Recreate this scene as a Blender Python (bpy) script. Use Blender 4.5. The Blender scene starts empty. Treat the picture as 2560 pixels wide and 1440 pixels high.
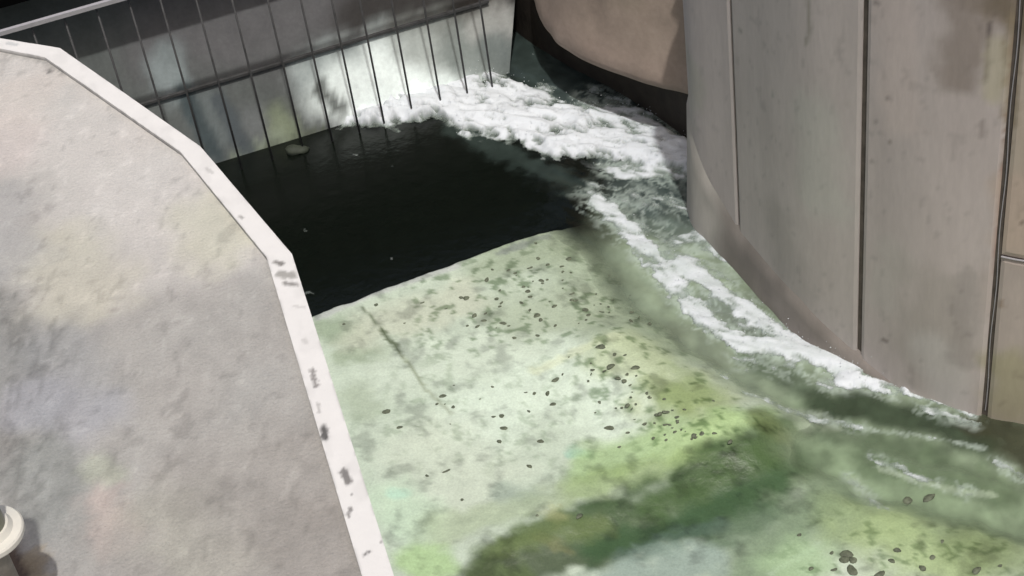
import bpy, bmesh, math, random
import numpy as np
from mathutils import Vector, Matrix

random.seed(7)
scn = bpy.context.scene
COL = scn.collection

# ------------------------------------------------------------------ camera
W, HH, F = 2560.0, 1440.0, 4400.0
CAM = np.array([0.0, 0.0, 20.0])
_d = np.array([770.0, 5080.0, F])
_up = -_d / np.linalg.norm(_d)                       # world up seen in the camera (x right, y down, z forward)
_fw = np.array([0, 0, 1.0])
_yw = _fw - _fw.dot(_up) * _up
_yw /= np.linalg.norm(_yw)
_xw = np.cross(_yw, _up)
if _xw[0] < 0:
    _xw = -_xw
ROT = np.array([_xw, _yw, _up])                      # world = ROT @ cam

cd = bpy.data.cameras.new('camera')
cam = bpy.data.objects.new('camera', cd)
COL.objects.link(cam)
cx, cy, cz = ROT @ np.array([1, 0, 0]), ROT @ np.array([0, -1, 0]), ROT @ np.array([0, 0, -1])
cam.matrix_world = Matrix(((cx[0], cy[0], cz[0], CAM[0]), (cx[1], cy[1], cz[1], CAM[1]), (cx[2], cy[2], cz[2], CAM[2]), (0, 0, 0, 1)))
cd.sensor_width = 36.0
cd.lens = 36.0 * F / W
cd.clip_end = 2000
scn.camera = cam

# ------------------------------------------------------------------ sky, sun, exposure
SUN_EL, SUN_AZ = math.radians(67), np.array([0.17, -0.985])     # direction towards the sun in plan
w = bpy.data.worlds.new('World')
scn.world = w
w.use_nodes = True
nt = w.node_tree
sky = nt.nodes.new('ShaderNodeTexSky')
sky.sky_type = 'NISHITA'
sky.sun_disc = False
sky.dust_density = 6.0
sky.ozone_density = 0.4
sky.sun_elevation = SUN_EL
sky.sun_rotation = math.atan2(SUN_AZ[0], SUN_AZ[1])
nt.links.new(sky.outputs[0], nt.nodes['Background'].inputs[0])
nt.nodes['Background'].inputs[1].default_value = 0.12
ld = bpy.data.lights.new('sun', 'SUN')
ld.energy = 3.0
ld.angle = math.radians(1.4)
ld.color = (1.0, 0.975, 0.945)
sun = bpy.data.objects.new('sun', ld)
COL.objects.link(sun)
sd = Vector((SUN_AZ[0] * math.cos(SUN_EL), SUN_AZ[1] * math.cos(SUN_EL), math.sin(SUN_EL)))
sun.rotation_euler = sd.to_track_quat('Z', 'Y').to_euler()
sun.location = (20, -20, 40)
scn.view_settings.view_transform = 'Standard'
scn.view_settings.look = 'None'
scn.view_settings.exposure = -0.26
scn.view_settings.gamma = 1.0

# ------------------------------------------------------------------ helpers
def ray(px, py):
    return ROT @ np.array([px - W / 2, py - HH / 2, F])

def at(px, py, z=0.0):
    r = ray(px, py)
    return CAM + (z - CAM[2]) / r[2] * r

def onplane(px, py, p, n):
    r = ray(px, py)
    return CAM + np.dot(p - CAM, n) / np.dot(r, n) * r

def _hash(ix, iy, s):
    h = (ix.astype(np.int64) * 374761393 + iy.astype(np.int64) * 668265263 + s * 974711) & 0x7fffffff
    h = ((h ^ (h >> 13)) * 1274126177) & 0x7fffffff
    h = (h ^ (h >> 16)) & 0xffff
    return h / 65535.0

def vn(x, y, s=0):
    ix, iy = np.floor(x), np.floor(y)
    fx, fy = x - ix, y - iy
    fx, fy = fx * fx * (3 - 2 * fx), fy * fy * (3 - 2 * fy)
    a, b = _hash(ix, iy, s), _hash(ix + 1, iy, s)
    c, d = _hash(ix, iy + 1, s), _hash(ix + 1, iy + 1, s)
    return (a * (1 - fx) + b * fx) * (1 - fy) + (c * (1 - fx) + d * fx) * fy

def fbm(x, y, s=0, o=4, g=0.5):
    t = 0; a = 1; n = 0
    for k in range(o):
        t = t + a * vn(x * 2 ** k + 17.3 * k, y * 2 ** k - 9.1 * k, s + k); n += a; a *= g
    return t / n

def sstep(a, b, x):
    t = np.clip((x - a) / (b - a), 0, 1)
    return t * t * (3 - 2 * t)

def lin(c):
    c = np.array(c, float) / 255
    return np.where(c <= 0.04045, c / 12.92, ((c + 0.055) / 1.055) ** 2.4)

def dist(P, poly):
    """distance of points P (n,2) to a polyline, and the position 0..1 along it"""
    best = np.full(len(P), 1e9)
    if len(poly) == 1:
        return np.hypot(P[:, 0] - poly[0][0], P[:, 1] - poly[0][1])
    for a, b in zip(poly[:-1], poly[1:]):
        a, b = np.array(a), np.array(b)
        ab = b - a
        t = np.clip(((P - a) @ ab) / (ab @ ab), 0, 1)
        q = a + t[:, None] * ab
        best = np.minimum(best, np.hypot(P[:, 0] - q[:, 0], P[:, 1] - q[:, 1]))
    return best

def weight(P, poly, r, warp=0.7, s=0, scale=1.0, soft=0.6):
    d = dist(P, poly) + (fbm(P[:, 0] / r * scale, P[:, 1] / r * scale, s, 4) - 0.5) * 2 * r * warp
    return 1 - sstep(r * (1 - soft), r * (1 + soft), d)

def paint(P, base, strokes, E, z=0.0, tf=None):
    """stains, growth, other tones and some painted shade laid on a surface: strokes are (anchor points, radius m, colour, strength, warp)"""
    out = np.tile(lin(base) / E, (len(P), 1))
    for k, st in enumerate(strokes):
        pts, r, c, m = st[:4]
        warp = st[4] if len(st) > 4 else 0.7
        poly = [tf(p) if tf else at(p[0], p[1], z)[:2] for p in pts]
        ww = weight(P, poly, r, warp, 11 * k + 3)[:, None] * m
        out = out * (1 - ww) + ww * lin(c) / E
    return out

def mesh_obj(name, verts, faces, material=None, parent=None, attrs=None, smooth=False):
    me = bpy.data.meshes.new(name)
    if isinstance(faces, np.ndarray):
        n = len(faces)
        me.vertices.add(len(verts)); me.vertices.foreach_set('co', np.asarray(verts, np.float32).ravel())
        me.loops.add(4 * n); me.loops.foreach_set('vertex_index', faces.astype(np.int32).ravel())
        me.polygons.add(n); me.polygons.foreach_set('loop_start', np.arange(n, dtype=np.int32) * 4)
        me.update(calc_edges=True)
    else:
        me.from_pydata([tuple(map(float, v)) for v in verts], [], [tuple(map(int, f)) for f in faces])
    for an, arr in (attrs or {}).items():
        arr = np.asarray(arr, dtype=np.float32)
        if arr.ndim == 1:
            a = me.attributes.new(an, 'FLOAT', 'POINT'); a.data.foreach_set('value', arr)
        else:
            a = me.attributes.new(an, 'FLOAT_COLOR', 'POINT')
            a.data.foreach_set('color', np.hstack([arr, np.ones((len(arr), 1), np.float32)]).astype(np.float32).ravel())
    if smooth:
        me.polygons.foreach_set('use_smooth', [True] * len(me.polygons))
    me.update()
    o = bpy.data.objects.new(name, me)
    COL.objects.link(o)
    if material: me.materials.append(material)
    if parent: o.parent = parent
    return o

def bm_obj(name, bm, material=None, parent=None, smooth=False):
    me = bpy.data.meshes.new(name)
    bmesh.ops.recalc_face_normals(bm, faces=bm.faces)
    bm.to_mesh(me); bm.free()
    if smooth:
        me.polygons.foreach_set('use_smooth', [True] * len(me.polygons))
    o = bpy.data.objects.new(name, me)
    COL.objects.link(o)
    if material: me.materials.append(material)
    if parent: o.parent = parent
    return o

def tag(o, label=None, cat=None, group=None, kind=None):
    if label: o['label'] = label
    if cat: o['category'] = cat
    if group: o['group'] = group
    if kind: o['kind'] = kind
    return o

def empty(name, loc, label, cat, group=None):
    o = bpy.data.objects.new(name, None)
    COL.objects.link(o)
    o.location = loc
    return tag(o, label, cat, group)

def keep(child, parent):
    """parent a mesh whose vertices are in world coordinates under an Empty standing at its base"""
    child.parent = parent
    child.matrix_parent_inverse = Matrix.Translation(parent.location).inverted()
    return child

def grid_faces(nu, nv, mask=None):
    i = np.arange(nu * nv).reshape(nu, nv)
    f = np.stack([i[:-1, :-1], i[1:, :-1], i[1:, 1:], i[:-1, 1:]], -1).reshape(-1, 4)
    return f if mask is None else f[mask.reshape(-1)]

def tube(bm, a, b, r, r2=None, n=14, cap=True):
    a, b = Vector(a), Vector(b)
    r2 = r if r2 is None else r2
    q = (b - a).to_track_quat('Z', 'Y')
    ra = [bm.verts.new(a + q @ Vector((r * math.cos(t), r * math.sin(t), 0))) for t in np.linspace(0, 2 * math.pi, n, endpoint=False)]
    rb = [bm.verts.new(b + q @ Vector((r2 * math.cos(t), r2 * math.sin(t), 0))) for t in np.linspace(0, 2 * math.pi, n, endpoint=False)]
    for i in range(n):
        bm.faces.new((ra[i], ra[(i + 1) % n], rb[(i + 1) % n], rb[i]))
    if cap:
        bm.faces.new(ra[::-1]); bm.faces.new(rb)

def beam(bm, a, b, wd, ht):
    a, b = Vector(a), Vector(b)
    d = (b - a).normalized(); s = d.cross(Vector((0, 0, 1))).normalized() * wd / 2; u = Vector((0, 0, ht / 2))
    v = [bm.verts.new(p + i * s + j * u) for p in (a, b) for i, j in ((-1, -1), (1, -1), (1, 1), (-1, 1))]
    for f in ((0, 1, 2, 3), (7, 6, 5, 4), (0, 4, 5, 1), (1, 5, 6, 2), (2, 6, 7, 3), (3, 7, 4, 0)):
        bm.faces.new([v[k] for k in f])

# ------------------------------------------------------------------ materials
def material(name, color=None, attr=None, rough=0.8, spec=0.3, var=0.0, vscale=4.0, stretch=(1, 1, 1), bump=0.0, bscale=30.0, alpha=None, metallic=0.0, bstretch=None, var2=0.0, v2scale=40.0, bdist=0.02):
    m = bpy.data.materials.new(name)
    m.use_nodes = True
    t = m.node_tree; N = t.nodes; L = t.links
    p = N['Principled BSDF']
    p.inputs['Roughness'].default_value = rough
    p.inputs['Specular IOR Level'].default_value = spec
    p.inputs['Metallic'].default_value = metallic
    geo = N.new('ShaderNodeNewGeometry')
    if attr:
        src = N.new('ShaderNodeAttribute'); src.attribute_name = attr; out = src.outputs['Color']
    else:
        src = N.new('ShaderNodeRGB'); src.outputs[0].default_value = (*color, 1); out = src.outputs[0]
    def noise(scale, st, det=6, rgh=0.6):
        mp = N.new('ShaderNodeMapping'); mp.inputs['Scale'].default_value = st
        L.new(geo.outputs['Position'], mp.inputs['Vector'])
        n = N.new('ShaderNodeTexNoise'); n.inputs['Scale'].default_value = scale; n.inputs['Detail'].default_value = det; n.inputs['Roughness'].default_value = rgh
        L.new(mp.outputs[0], n.inputs['Vector'])
        return n.outputs['Fac']
    for amt, sc in ((var, vscale), (var2, v2scale)):
        if amt:
            r = N.new('ShaderNodeMapRange'); r.inputs['From Min'].default_value = 0.3; r.inputs['From Max'].default_value = 0.7
            r.inputs['To Min'].default_value = 1 - amt; r.inputs['To Max'].default_value = 1 + amt
            L.new(noise(sc, stretch), r.inputs['Value'])
            mx = N.new('ShaderNodeVectorMath'); mx.operation = 'SCALE'
            L.new(out, mx.inputs[0]); L.new(r.outputs[0], mx.inputs['Scale']); out = mx.outputs[0]
    L.new(out, p.inputs['Base Color'])
    if bump:
        b = N.new('ShaderNodeBump'); b.inputs['Strength'].default_value = bump; b.inputs['Distance'].default_value = bdist
        L.new(noise(bscale, bstretch or stretch, 5), b.inputs['Height']); L.new(b.outputs[0], p.inputs['Normal'])
    if alpha:
        a = N.new('ShaderNodeAttribute'); a.attribute_name = alpha; L.new(a.outputs['Fac'], p.inputs['Alpha'])
    return m

E_H = 1.05                                            # light a level sunlit surface sends back per unit of its colour
M_DECK = material('deck_concrete', attr='Col', rough=0.9, spec=0.2, var=0.05, vscale=3, var2=0.09, v2scale=55, bump=0.6, bscale=30)
M_COPE = material('painted_coping', attr='Col', rough=0.7, spec=0.3, var=0.03, vscale=5, bump=0.15, bscale=40)
M_PIER = material('pier_concrete', color=(0.25, 0.24, 0.22), rough=0.9, var=0.2, vscale=1.5)
M_APRON = material('apron_slab', attr='Col', rough=0.4, spec=0.35, var=0.08, vscale=3.5, var2=0.10, v2scale=26, bump=0.5, bscale=9, bdist=0.03)
M_WATER = material('river_water', attr='Col', rough=0.15, spec=0.3, var=0.12, vscale=3, bump=0.35, bscale=4, bdist=0.03, alpha='A')
M_FOAM = material('foam', attr='Col', alpha='A', rough=0.8, spec=0.2, bump=0.4, bscale=14, bdist=0.03)
M_WALL = material('wall_concrete', attr='Col', rough=0.85, spec=0.25, var=0.05, vscale=2.0, stretch=(1, 1, 0.25), var2=0.04, v2scale=14, bump=0.25, bscale=10)
M_JOINT = material('joint_filler', color=(0.10, 0.084, 0.07), rough=0.9, var=0.4, vscale=5, stretch=(1, 1, 0.6))
M_BULGE = material('bulge_concrete', attr='Col', rough=0.85, spec=0.2, var=0.12, vscale=1.6, var2=0.06, v2scale=10, bump=0.4, bscale=6)
M_DARKWALL = material('shade_dark_concrete', color=(0.032, 0.026, 0.020), rough=0.8, var=0.4, vscale=1.5, bump=0.5, bscale=5)  # even dark colour stands in for the shade in hollow and bay
M_SLOPE = material('sill_concrete', attr='Col', rough=0.7, spec=0.25, var=0.1, vscale=2.2, var2=0.08, v2scale=12, bump=0.4, bscale=6)
M_STEEL = material('dark_steel', color=(0.05, 0.05, 0.05), rough=0.6, spec=0.4, var=0.3, vscale=6)
M_RAIL = material('galvanised_rail', color=(0.33, 0.32, 0.33), rough=0.5, spec=0.5, var=0.1, vscale=6)
M_SHADE_SLAB = material('void_black', color=(0.003, 0.003, 0.003), rough=1.0, spec=0.0)  # near-black colour stands in for the unlit void beyond the rail
M_STONE = material('wet_dark_stone', color=(0.105, 0.12, 0.08), rough=0.6, spec=0.3, var=0.4, vscale=12, bump=0.5, bscale=30)
M_PIPE = material('olive_painted_pipe', color=(0.20, 0.205, 0.15), rough=0.45, spec=0.5, var=0.12, vscale=8)
M_FLANGE = material('cream_flange', color=(0.62, 0.60, 0.53), rough=0.5, spec=0.4, var=0.06, vscale=9)
M_EARTH = material('bed_earth', color=(0.05, 0.055, 0.04), rough=1.0, var=0.3, vscale=0.6)
M_BANK = material('bank_earth', color=(0.16, 0.15, 0.12), rough=1.0, var=0.3, vscale=0.4)

# ------------------------------------------------------------------ the setting: riverbed and far bank
tag(mesh_obj('riverbed', [(-300, -300, -6), (300, -300, -6), (300, 300, -6), (-300, 300, -6)], [(0, 1, 2, 3)], M_EARTH), kind='structure')

# apron slab under shallow water: rows run along the lip of the dark pool
LIP_A, LIP_B = at(790, 795)[:2], at(1480, 540)[:2]
UX = (LIP_B - LIP_A) / np.linalg.norm(LIP_B - LIP_A)
VX = np.array([UX[1], -UX[0]])

DEEP = [([(1500, 500), (1600, 600), (1720, 740), (1900, 900), (2150, 1000), (2560, 1120)], 0.95),
        ([(1640, 560), (1760, 700), (1950, 860)], 0.8),
        ([(2040, 1120), (2180, 1180), (2560, 1280)], 0.5)]
RIDGE = [(1940, 1080), (1800, 1140), (1620, 1210), (1450, 1280), (1250, 1360)]
HUMP = [(1570, 900), (1680, 990), (1800, 1080)]

def deep(P):
    ww = np.zeros(len(P))
    for k, (pts, r) in enumerate(DEEP):
        ww = np.maximum(ww, weight(P, [at(*p)[:2] for p in pts], r, 0.35, 40 + k, 0.8, 0.85))
    return ww

def apron_z(P):
    z = 0.07 + 0.05 * (fbm(P[:, 0] * 0.8, P[:, 1] * 0.8, 5) - 0.5) + 0.03 * (fbm(P[:, 0] * 4, P[:, 1] * 4, 8) - 0.5)
    z = z + 0.20 * weight(P, [at(*p)[:2] for p in HUMP], 0.8, 0.3, 2, 1, 0.8)
    z = z + 0.12 * weight(P, [at(*p)[:2] for p in RIDGE], 0.5, 0.3, 3, 1, 0.8)
    uu, vv_ = (P - LIP_A) @ UX, (P - LIP_A) @ VX
    return z - 0.24 * deep(P) - 0.5 * sstep(5.7, 6.6, uu) * sstep(3.2, 1.2, vv_)

u = np.arange(-4.5, 16, 0.05); v = np.concatenate([[0.0], np.arange(0.03, 13, 0.05)])
U, V = np.meshgrid(u, v, indexing='ij')
lipn = (fbm(U[:, :1] * 2.5, U[:, :1] * 0, 3) - 0.5) * 0.10
Vw = V + lipn * np.exp(-V / 0.3)
XY = LIP_A + U[..., None] * UX + Vw[..., None] * VX
P = XY.reshape(-1, 2)
APRON_STROKES = [
    ([(1500, 700), (1620, 850)], 1.0, (158, 172, 148), .9),
    ([(1230, 660), (1350, 630), (1500, 590), (1580, 640)], .55, (150, 163, 138), .8),
    ([(1300, 800), (1450, 780)], .6, (162, 174, 150), .7),
    ([(830, 830), (870, 850)], .35, (140, 156, 130), .8),
    ([(850, 900), (960, 890)], .16, (135, 150, 122), .6, 1.0),
    ([(930, 830), (1050, 800), (1150, 760)], .45, (186, 192, 172), .8),
    ([(1000, 950), (1100, 900), (1250, 900)], .55, (198, 210, 192), .7),
    ([(1250, 1030), (1400, 960), (1520, 1040)], .8, (206, 220, 202), .9),
    ([(880, 1000), (930, 1030)], .3, (165, 178, 155), .7),
    ([(1050, 1120), (1200, 1180), (1150, 1250)], .7, (200, 209, 190), .6),
    ([(980, 1250), (1050, 1330)], .4, (192, 214, 186), .7),
    ([(1260, 1240), (1330, 1255)], .22, (150, 165, 150), .7),
    ([(1430, 1140), (1470, 1142)], .12, (140, 180, 160), .7),
    ([(980, 1240), (1010, 1245)], .10, (175, 212, 190), .6),
    ([(1340, 935), (1450, 895), (1550, 868)], .10, (208, 217, 186), .7),
    ([(1570, 920), (1680, 990), (1760, 1050)], .55, (180, 192, 154), .7, 1.0),
    ([(1700, 1010), (1760, 1060)], .45, (130, 150, 92), .6, 1.3),
    ([(1640, 1000), (1720, 1020)], .35, (128, 146, 92), .5, 1.5),
    ([(1480, 1180), (1600, 1140), (1750, 1130), (1880, 1080)], .42, (163, 190, 135), .8),
    ([(1680, 1140), (1820, 1110)], .3, (172, 196, 142), .6),
    ([(1450, 1240), (1600, 1200), (1750, 1170)], .28, (140, 162, 104), .7),
    ([(1100, 1330), (1250, 1300), (1400, 1260)], .3, (165, 180, 145), .6),
    ([(1040, 1400), (1100, 1420)], .28, (168, 198, 140), .8),
    ([(1975, 1090), (1870, 1150), (1770, 1215), (1640, 1275), (1480, 1335)], .38, (62, 84, 48), .95, .8),
    ([(1900, 1070), (1950, 1100)], .22, (84, 98, 54), .8),
    ([(1930, 1190), (1830, 1250), (1720, 1310)], .30, (80, 100, 78), .95),
    ([(1400, 1320), (1300, 1370), (1220, 1400)], .24, (88, 106, 62), .9, .9),
    ([(1230, 1430), (1400, 1410), (1500, 1380)], .30, (62, 76, 46), .9, .9),
    ([(1380, 1300), (1400, 1320)], .12, (170, 172, 122), .4, 1.2),
    ([(1350, 1360), (1420, 1380)], .10, (120, 122, 84), .7, 1.2),
    ([(1460, 1365), (1560, 1350), (1660, 1320)], .24, (92, 108, 80), .9),
    ([(1180, 1445), (1300, 1450)], .2, (88, 104, 66), .9),
    ([(1900, 1440), (1960, 1340), (2060, 1230), (2150, 1250)], .55, (122, 141, 114), .95, .6),
    ([(1900, 1240), (2010, 1170), (2080, 1140)], .3, (108, 126, 98), .9, .7),
    ([(1780, 1350), (1900, 1290)], .34, (94, 114, 90), .9, .8),
    ([(1490, 1385), (1620, 1350), (1740, 1310), (1880, 1235), (1990, 1150)], .32, (62, 87, 56), .92, .9),
    ([(1640, 1280), (1760, 1230), (1920, 1150)], .24, (72, 94, 56), .85, .6),
    ([(1260, 1390), (1400, 1345), (1500, 1330)], .2, (96, 112, 68), .8, .7),
    ([(1560, 1400), (1690, 1350), (1800, 1320)], .14, (78, 98, 84), .7, 1.2),
    ([(1530, 1470), (1640, 1425), (1740, 1410)], .34, (144, 161, 150), .92, .9),
    ([(1600, 1390), (1700, 1375)], .12, (120, 140, 128), .6, 1.2),
    ([(1930, 1442), (2010, 1392), (2070, 1360)], .05, (172, 188, 172), .7, .9),
    ([(2120, 1190), (2180, 1250), (2230, 1290)], .08, (140, 158, 132), .6, .9),
    ([(2130, 1300), (2300, 1290), (2450, 1340)], .6, (128, 146, 112), .9),
    ([(2200, 1350), (2300, 1390), (2400, 1440)], .65, (156, 175, 128), .9, .9),
    ([(2020, 1400), (1960, 1440)], .35, (160, 186, 146), .8),
    ([(2450, 1360), (2560, 1400)], .5, (120, 136, 96), .8),
    ([(800, 798), (930, 742), (1140, 672)], .09, (176, 180, 176), .8, .5),
    ([(1250, 640), (1370, 592)], .08, (128, 136, 128), .8, 1.0),
    ([(908, 775), (960, 835)], .022, (104, 116, 90), .8, .6),
    ([(955, 832), (1003, 890)], .05, (78, 90, 62), .9, .9),
    ([(1003, 890), (1060, 970)], .03, (140, 150, 124), .8, .8),
    ([(1060, 975), (1130, 1040)], .03, (158, 168, 146), .8, .8),
]
c_ap = paint(P, (186, 199, 180), APRON_STROKES, E_H)
dp = deep(P)[:, None]
c_ap = c_ap * (1 - 0.85 * dp) + 0.85 * dp * lin((126, 140, 114)) / E_H
# grain of the growth on the slab: soft darker speckle
sp = sstep(0.54, 0.74, fbm(P[:, 0] * 3.4, P[:, 1] * 3.0, 21, 5, .6))[:, None] * 0.34
c_ap = c_ap * (1 - sp)
zone = np.maximum(weight(P, [at(*p)[:2] for p in [(1180, 770), (1330, 720), (1500, 790)]], 1.3, .5, 4), weight(P, [at(*p)[:2] for p in [(1540, 920), (1680, 1040), (1800, 1090)]], 1.0, .5, 5))
zone = np.maximum(zone, .45 * weight(P, [at(*p)[:2] for p in [(1100, 1050), (1300, 1080), (1450, 1000)]], 1.3, .5, 6))
zone = np.maximum(zone, .8 * weight(P, [at(*p)[:2] for p in [(2150, 1390), (2450, 1420)]], .9, .5, 7))
spk = sstep(0.60, 0.70, fbm(P[:, 0] * 6.5, P[:, 1] * 6.0, 23, 3, .6)) * .55 * zone
c_ap = c_ap * (1 - spk[:, None] * np.array([[1.0, .9, 1.05]]))
z = apron_z(P)
nu, nv = U.shape
verts = np.hstack([P, z[:, None]])
faces = grid_faces(nu, nv)
row = verts.reshape(nu, nv, 3)[:, 0, :].copy()
skirt = row.copy(); skirt[:, 2] = -5.5
sk0 = len(verts)
verts = np.vstack([verts, skirt])
i0 = np.arange(nu) * nv
sk = np.stack([i0[:-1], i0[1:], sk0 + np.arange(1, nu), sk0 + np.arange(nu - 1)], -1)[:, ::-1]
c_ap = np.vstack([c_ap, np.tile(lin((60, 66, 54)), (nu, 1))])
tag(mesh_obj('apron', verts, np.vstack([faces, sk]), M_APRON, attrs={'Col': c_ap}, smooth=True), kind='structure')

FOAM = [  # anchors, radius m, thickness m, density
    ([(850, 278), (950, 275), (1090, 268)], .58, .42, 1.0),
    ([(1080, 215), (1190, 250), (1290, 290), (1400, 335)], .85, .26, 1.0),
    ([(1400, 335), (1500, 358), (1620, 385), (1700, 395)], .58, .22, 1.0),
    ([(1500, 285), (1560, 300), (1640, 350)], .46, .16, .82),
    ([(1560, 425), (1690, 430)], .34, .12, .78),
    ([(1490, 480), (1600, 500), (1700, 520)], .30, .04, .48),
    ([(1480, 235), (1560, 255)], .26, .05, .52),
    ([(1490, 505), (1560, 560), (1620, 632), (1690, 715), (1760, 800)], .21, .06, 1.0),
    ([(1760, 800), (1850, 860), (1950, 868), (2040, 890), (2140, 922)], .19, .08, 1.1),
    ([(1700, 660), (1800, 728), (1880, 790), (1960, 845), (2080, 890)], .19, .06, 1.0),
    ([(1960, 835), (2050, 885), (2150, 915)], .13, .09, .95),
    ([(1700, 600), (1760, 605), (1820, 640)], .20, .05, .74),
    ([(1570, 560), (1700, 640), (1800, 720)], .34, .03, .50),
    ([(1640, 600), (1760, 720), (1880, 820), (2000, 870)], .36, .02, .46),
    ([(1850, 900), (2000, 930), (2100, 960)], .2, .02, .40),
    ([(1760, 920), (1850, 985), (1960, 1030), (2150, 1070)], .10, .01, .40),
    ([(2180, 1140), (2300, 1195), (2420, 1230)], .10, .01, .46),
    ([(2060, 1370), (1980, 1410), (1900, 1445)], .07, .01, .50),
    ([(2120, 1190), (2180, 1250), (2230, 1290)], .10, .01, .42),
    ([(2110, 950), (2180, 945), (2250, 970)], .22, .16, .92),
    ([(1980, 920), (2080, 975)], .10, .04, .5),
    ([(2260, 985), (2330, 1003), (2440, 1040)], .06, .04, .78),
    ([(2310, 1025), (2440, 1060)], .10, .02, .66),
    ([(2150, 1070), (2300, 1092), (2460, 1122)], .022, .02, .85),
    ([(2490, 1155), (2560, 1195)], .07, .04, .52),
]

def foam_film(P):
    """lacy film of foam spread on the water round the white streams"""
    d = np.zeros(len(P))
    for k, (pts, r, th, dn) in enumerate(FOAM):
        if k < 3: continue
        d = np.maximum(d, weight(P, [at(*p)[:2] for p in pts], r * 1.25 + .02, 0.6, 170 + k, 1.2, 0.8) * min(1, dn + .1))
    a = P @ np.array([0.73, 0.68]); b = P @ np.array([-0.68, 0.73])
    a = a + .25 * fbm(a * 2, b * 2, 181, 2); b = b + .25 * fbm(a * 2, b * 2, 183, 2)
    l1 = 1 - np.abs(2 * fbm(a * 5.5, b * 3.2, 185, 4, .6) - 1) * 3.0
    l2 = 1 - np.abs(2 * fbm(a * 2.4, b * 1.6, 188, 4, .6) - 1) * 3.2
    l = np.maximum(l1, l2 * .9)
    return np.clip(sstep(.35, .95, l) * sstep(.05, .75, d) + sstep(.7, 1.05, d) * .5, 0, 1)

# ------------------------------------------------------------------ water
xs = np.arange(-9, 12.0, 0.045); ys = np.arange(11, 33, 0.045)
X, Y = np.meshgrid(xs, ys, indexing='ij')
P = np.stack([X.ravel(), Y.ravel()], -1)
behind = -((P - LIP_A) @ VX)                         # > 0 beyond the lip
cur = deep(P)
WATER_STROKES = [
    ([(1660, 640), (1740, 780), (1900, 950), (2200, 1080), (2560, 1180)], 1.35, (132, 146, 124), 1.0, .4),
    ([(1990, 1150), (2200, 1230), (2400, 1330)], 1.2, (126, 144, 116), 1.0, .4),
    ([(1780, 1450), (1950, 1390), (2080, 1290)], .6, (124, 142, 118), 1.0, .4),
    ([(1500, 1400), (1750, 1380), (1900, 1320)], .5, (98, 116, 94), .95, .5),
    ([(1500, 1380), (1600, 1350), (1740, 1310), (1890, 1230)], .26, (62, 84, 58), .9, .7),
    ([(1540, 1460), (1640, 1425), (1730, 1410)], .32, (142, 160, 148), .9, .7),
    ([(1750, 1300), (1870, 1240), (1980, 1160)], .32, (74, 98, 64), .85, .6),
    ([(1640, 520), (1720, 580)], .5, (96, 108, 100), .9, .8),
    ([(1330, 150), (1420, 250), (1560, 330), (1650, 480), (1720, 520)], .75, (62, 72, 70), .95, .8),
    ([(1140, 320), (1300, 400), (1450, 470)], .26, (50, 60, 56), .7, 1.0),
    ([(1300, 110), (1330, 200)], .4, (46, 55, 52), .8, .8),
    ([(1700, 830), (1800, 900)], .35, (116, 126, 108), .7),
    ([(1790, 760), (1880, 830)], .3, (104, 114, 104), .8, .6),
    ([(1880, 900), (2000, 960)], .25, (84, 98, 80), .8),
    ([(2060, 1010), (2200, 1030), (2330, 1060), (2460, 1110)], .32, (52, 64, 48), .95, .5),
    ([(2460, 1060), (2560, 1110), (2620, 1180)], .35, (50, 50, 36), .9, .5),
    ([(1970, 1050), (2150, 1095), (2350, 1130)], .2, (72, 84, 66), .7, .6),
    ([(1920, 1120), (2050, 1150)], .2, (92, 108, 84), .6),
    ([(2180, 1140), (2350, 1180), (2500, 1230)], .35, (86, 102, 78), .8),
    ([(2200, 1170), (2290, 1200), (2400, 1228), (2480, 1238)], .06, (150, 164, 142), .7, .9),
    ([(2130, 1200), (2180, 1260), (2230, 1290)], .10, (146, 162, 136), .7, .9),
    ([(2010, 1390), (1930, 1430)], .06, (172, 186, 170), .7, .9),
    ([(1770, 930), (1850, 990), (1960, 1030), (2080, 1060)], .13, (150, 162, 140), .6, .9),
]
c_w = paint(P, (13, 17, 13), WATER_STROKES, 0.95)
inpool = sstep(0.0, 0.15, behind)[:, None] * (1 - weight(P, [at(*p)[:2] for p in [(1560, 430), (1700, 560), (1760, 640)]], 1.2, .3, 1))[:, None]
mott = (fbm(P[:, 0] * 5, P[:, 1] * 3, 60, 4) - 0.5)[:, None]
c_w = c_w * (1 + 0.6 * mott * (c_w.sum(1, keepdims=True) > 0.03))
dpool = lin((20, 26, 20)) / 0.95
pooln = np.array([at(*p)[:2] for p in [(600, 440), (990, 320), (1200, 400), (1440, 500), (1470, 540), (800, 780)]])
apz = apron_z(P)
alpha = np.where(behind > 0.02, 1.0, sstep(-0.04, 0.15, -apz) * 0.9)
def water_z(P):
    fx, fy = P @ np.array([0.73, 0.68]), P @ np.array([-0.68, 0.73])
    rough = np.clip(deep(P) + weight(P, [at(*p)[:2] for p in [(1350, 180), (1560, 330), (1700, 480)]], 1.1, .3, 4), 0, 1)
    return 0.14 * rough * (fbm(fx * 2.2, fy * 1.0, 30, 4) - 0.5) + 0.006 * (fbm(P[:, 0], P[:, 1], 33, 3) - 0.5)
wz = water_z(P)
ff_ = foam_film(P)[:, None] * 0.5
c_w = c_w * (1 - ff_) + ff_ * lin((186, 200, 190)) / 0.95
alpha = np.maximum(alpha, ff_[:, 0])
tag(mesh_obj('water', np.hstack([P, wz[:, None]]), grid_faces(*X.shape), M_WATER, attrs={'Col': c_w, 'A': alpha}, smooth=True), kind='structure')

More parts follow.
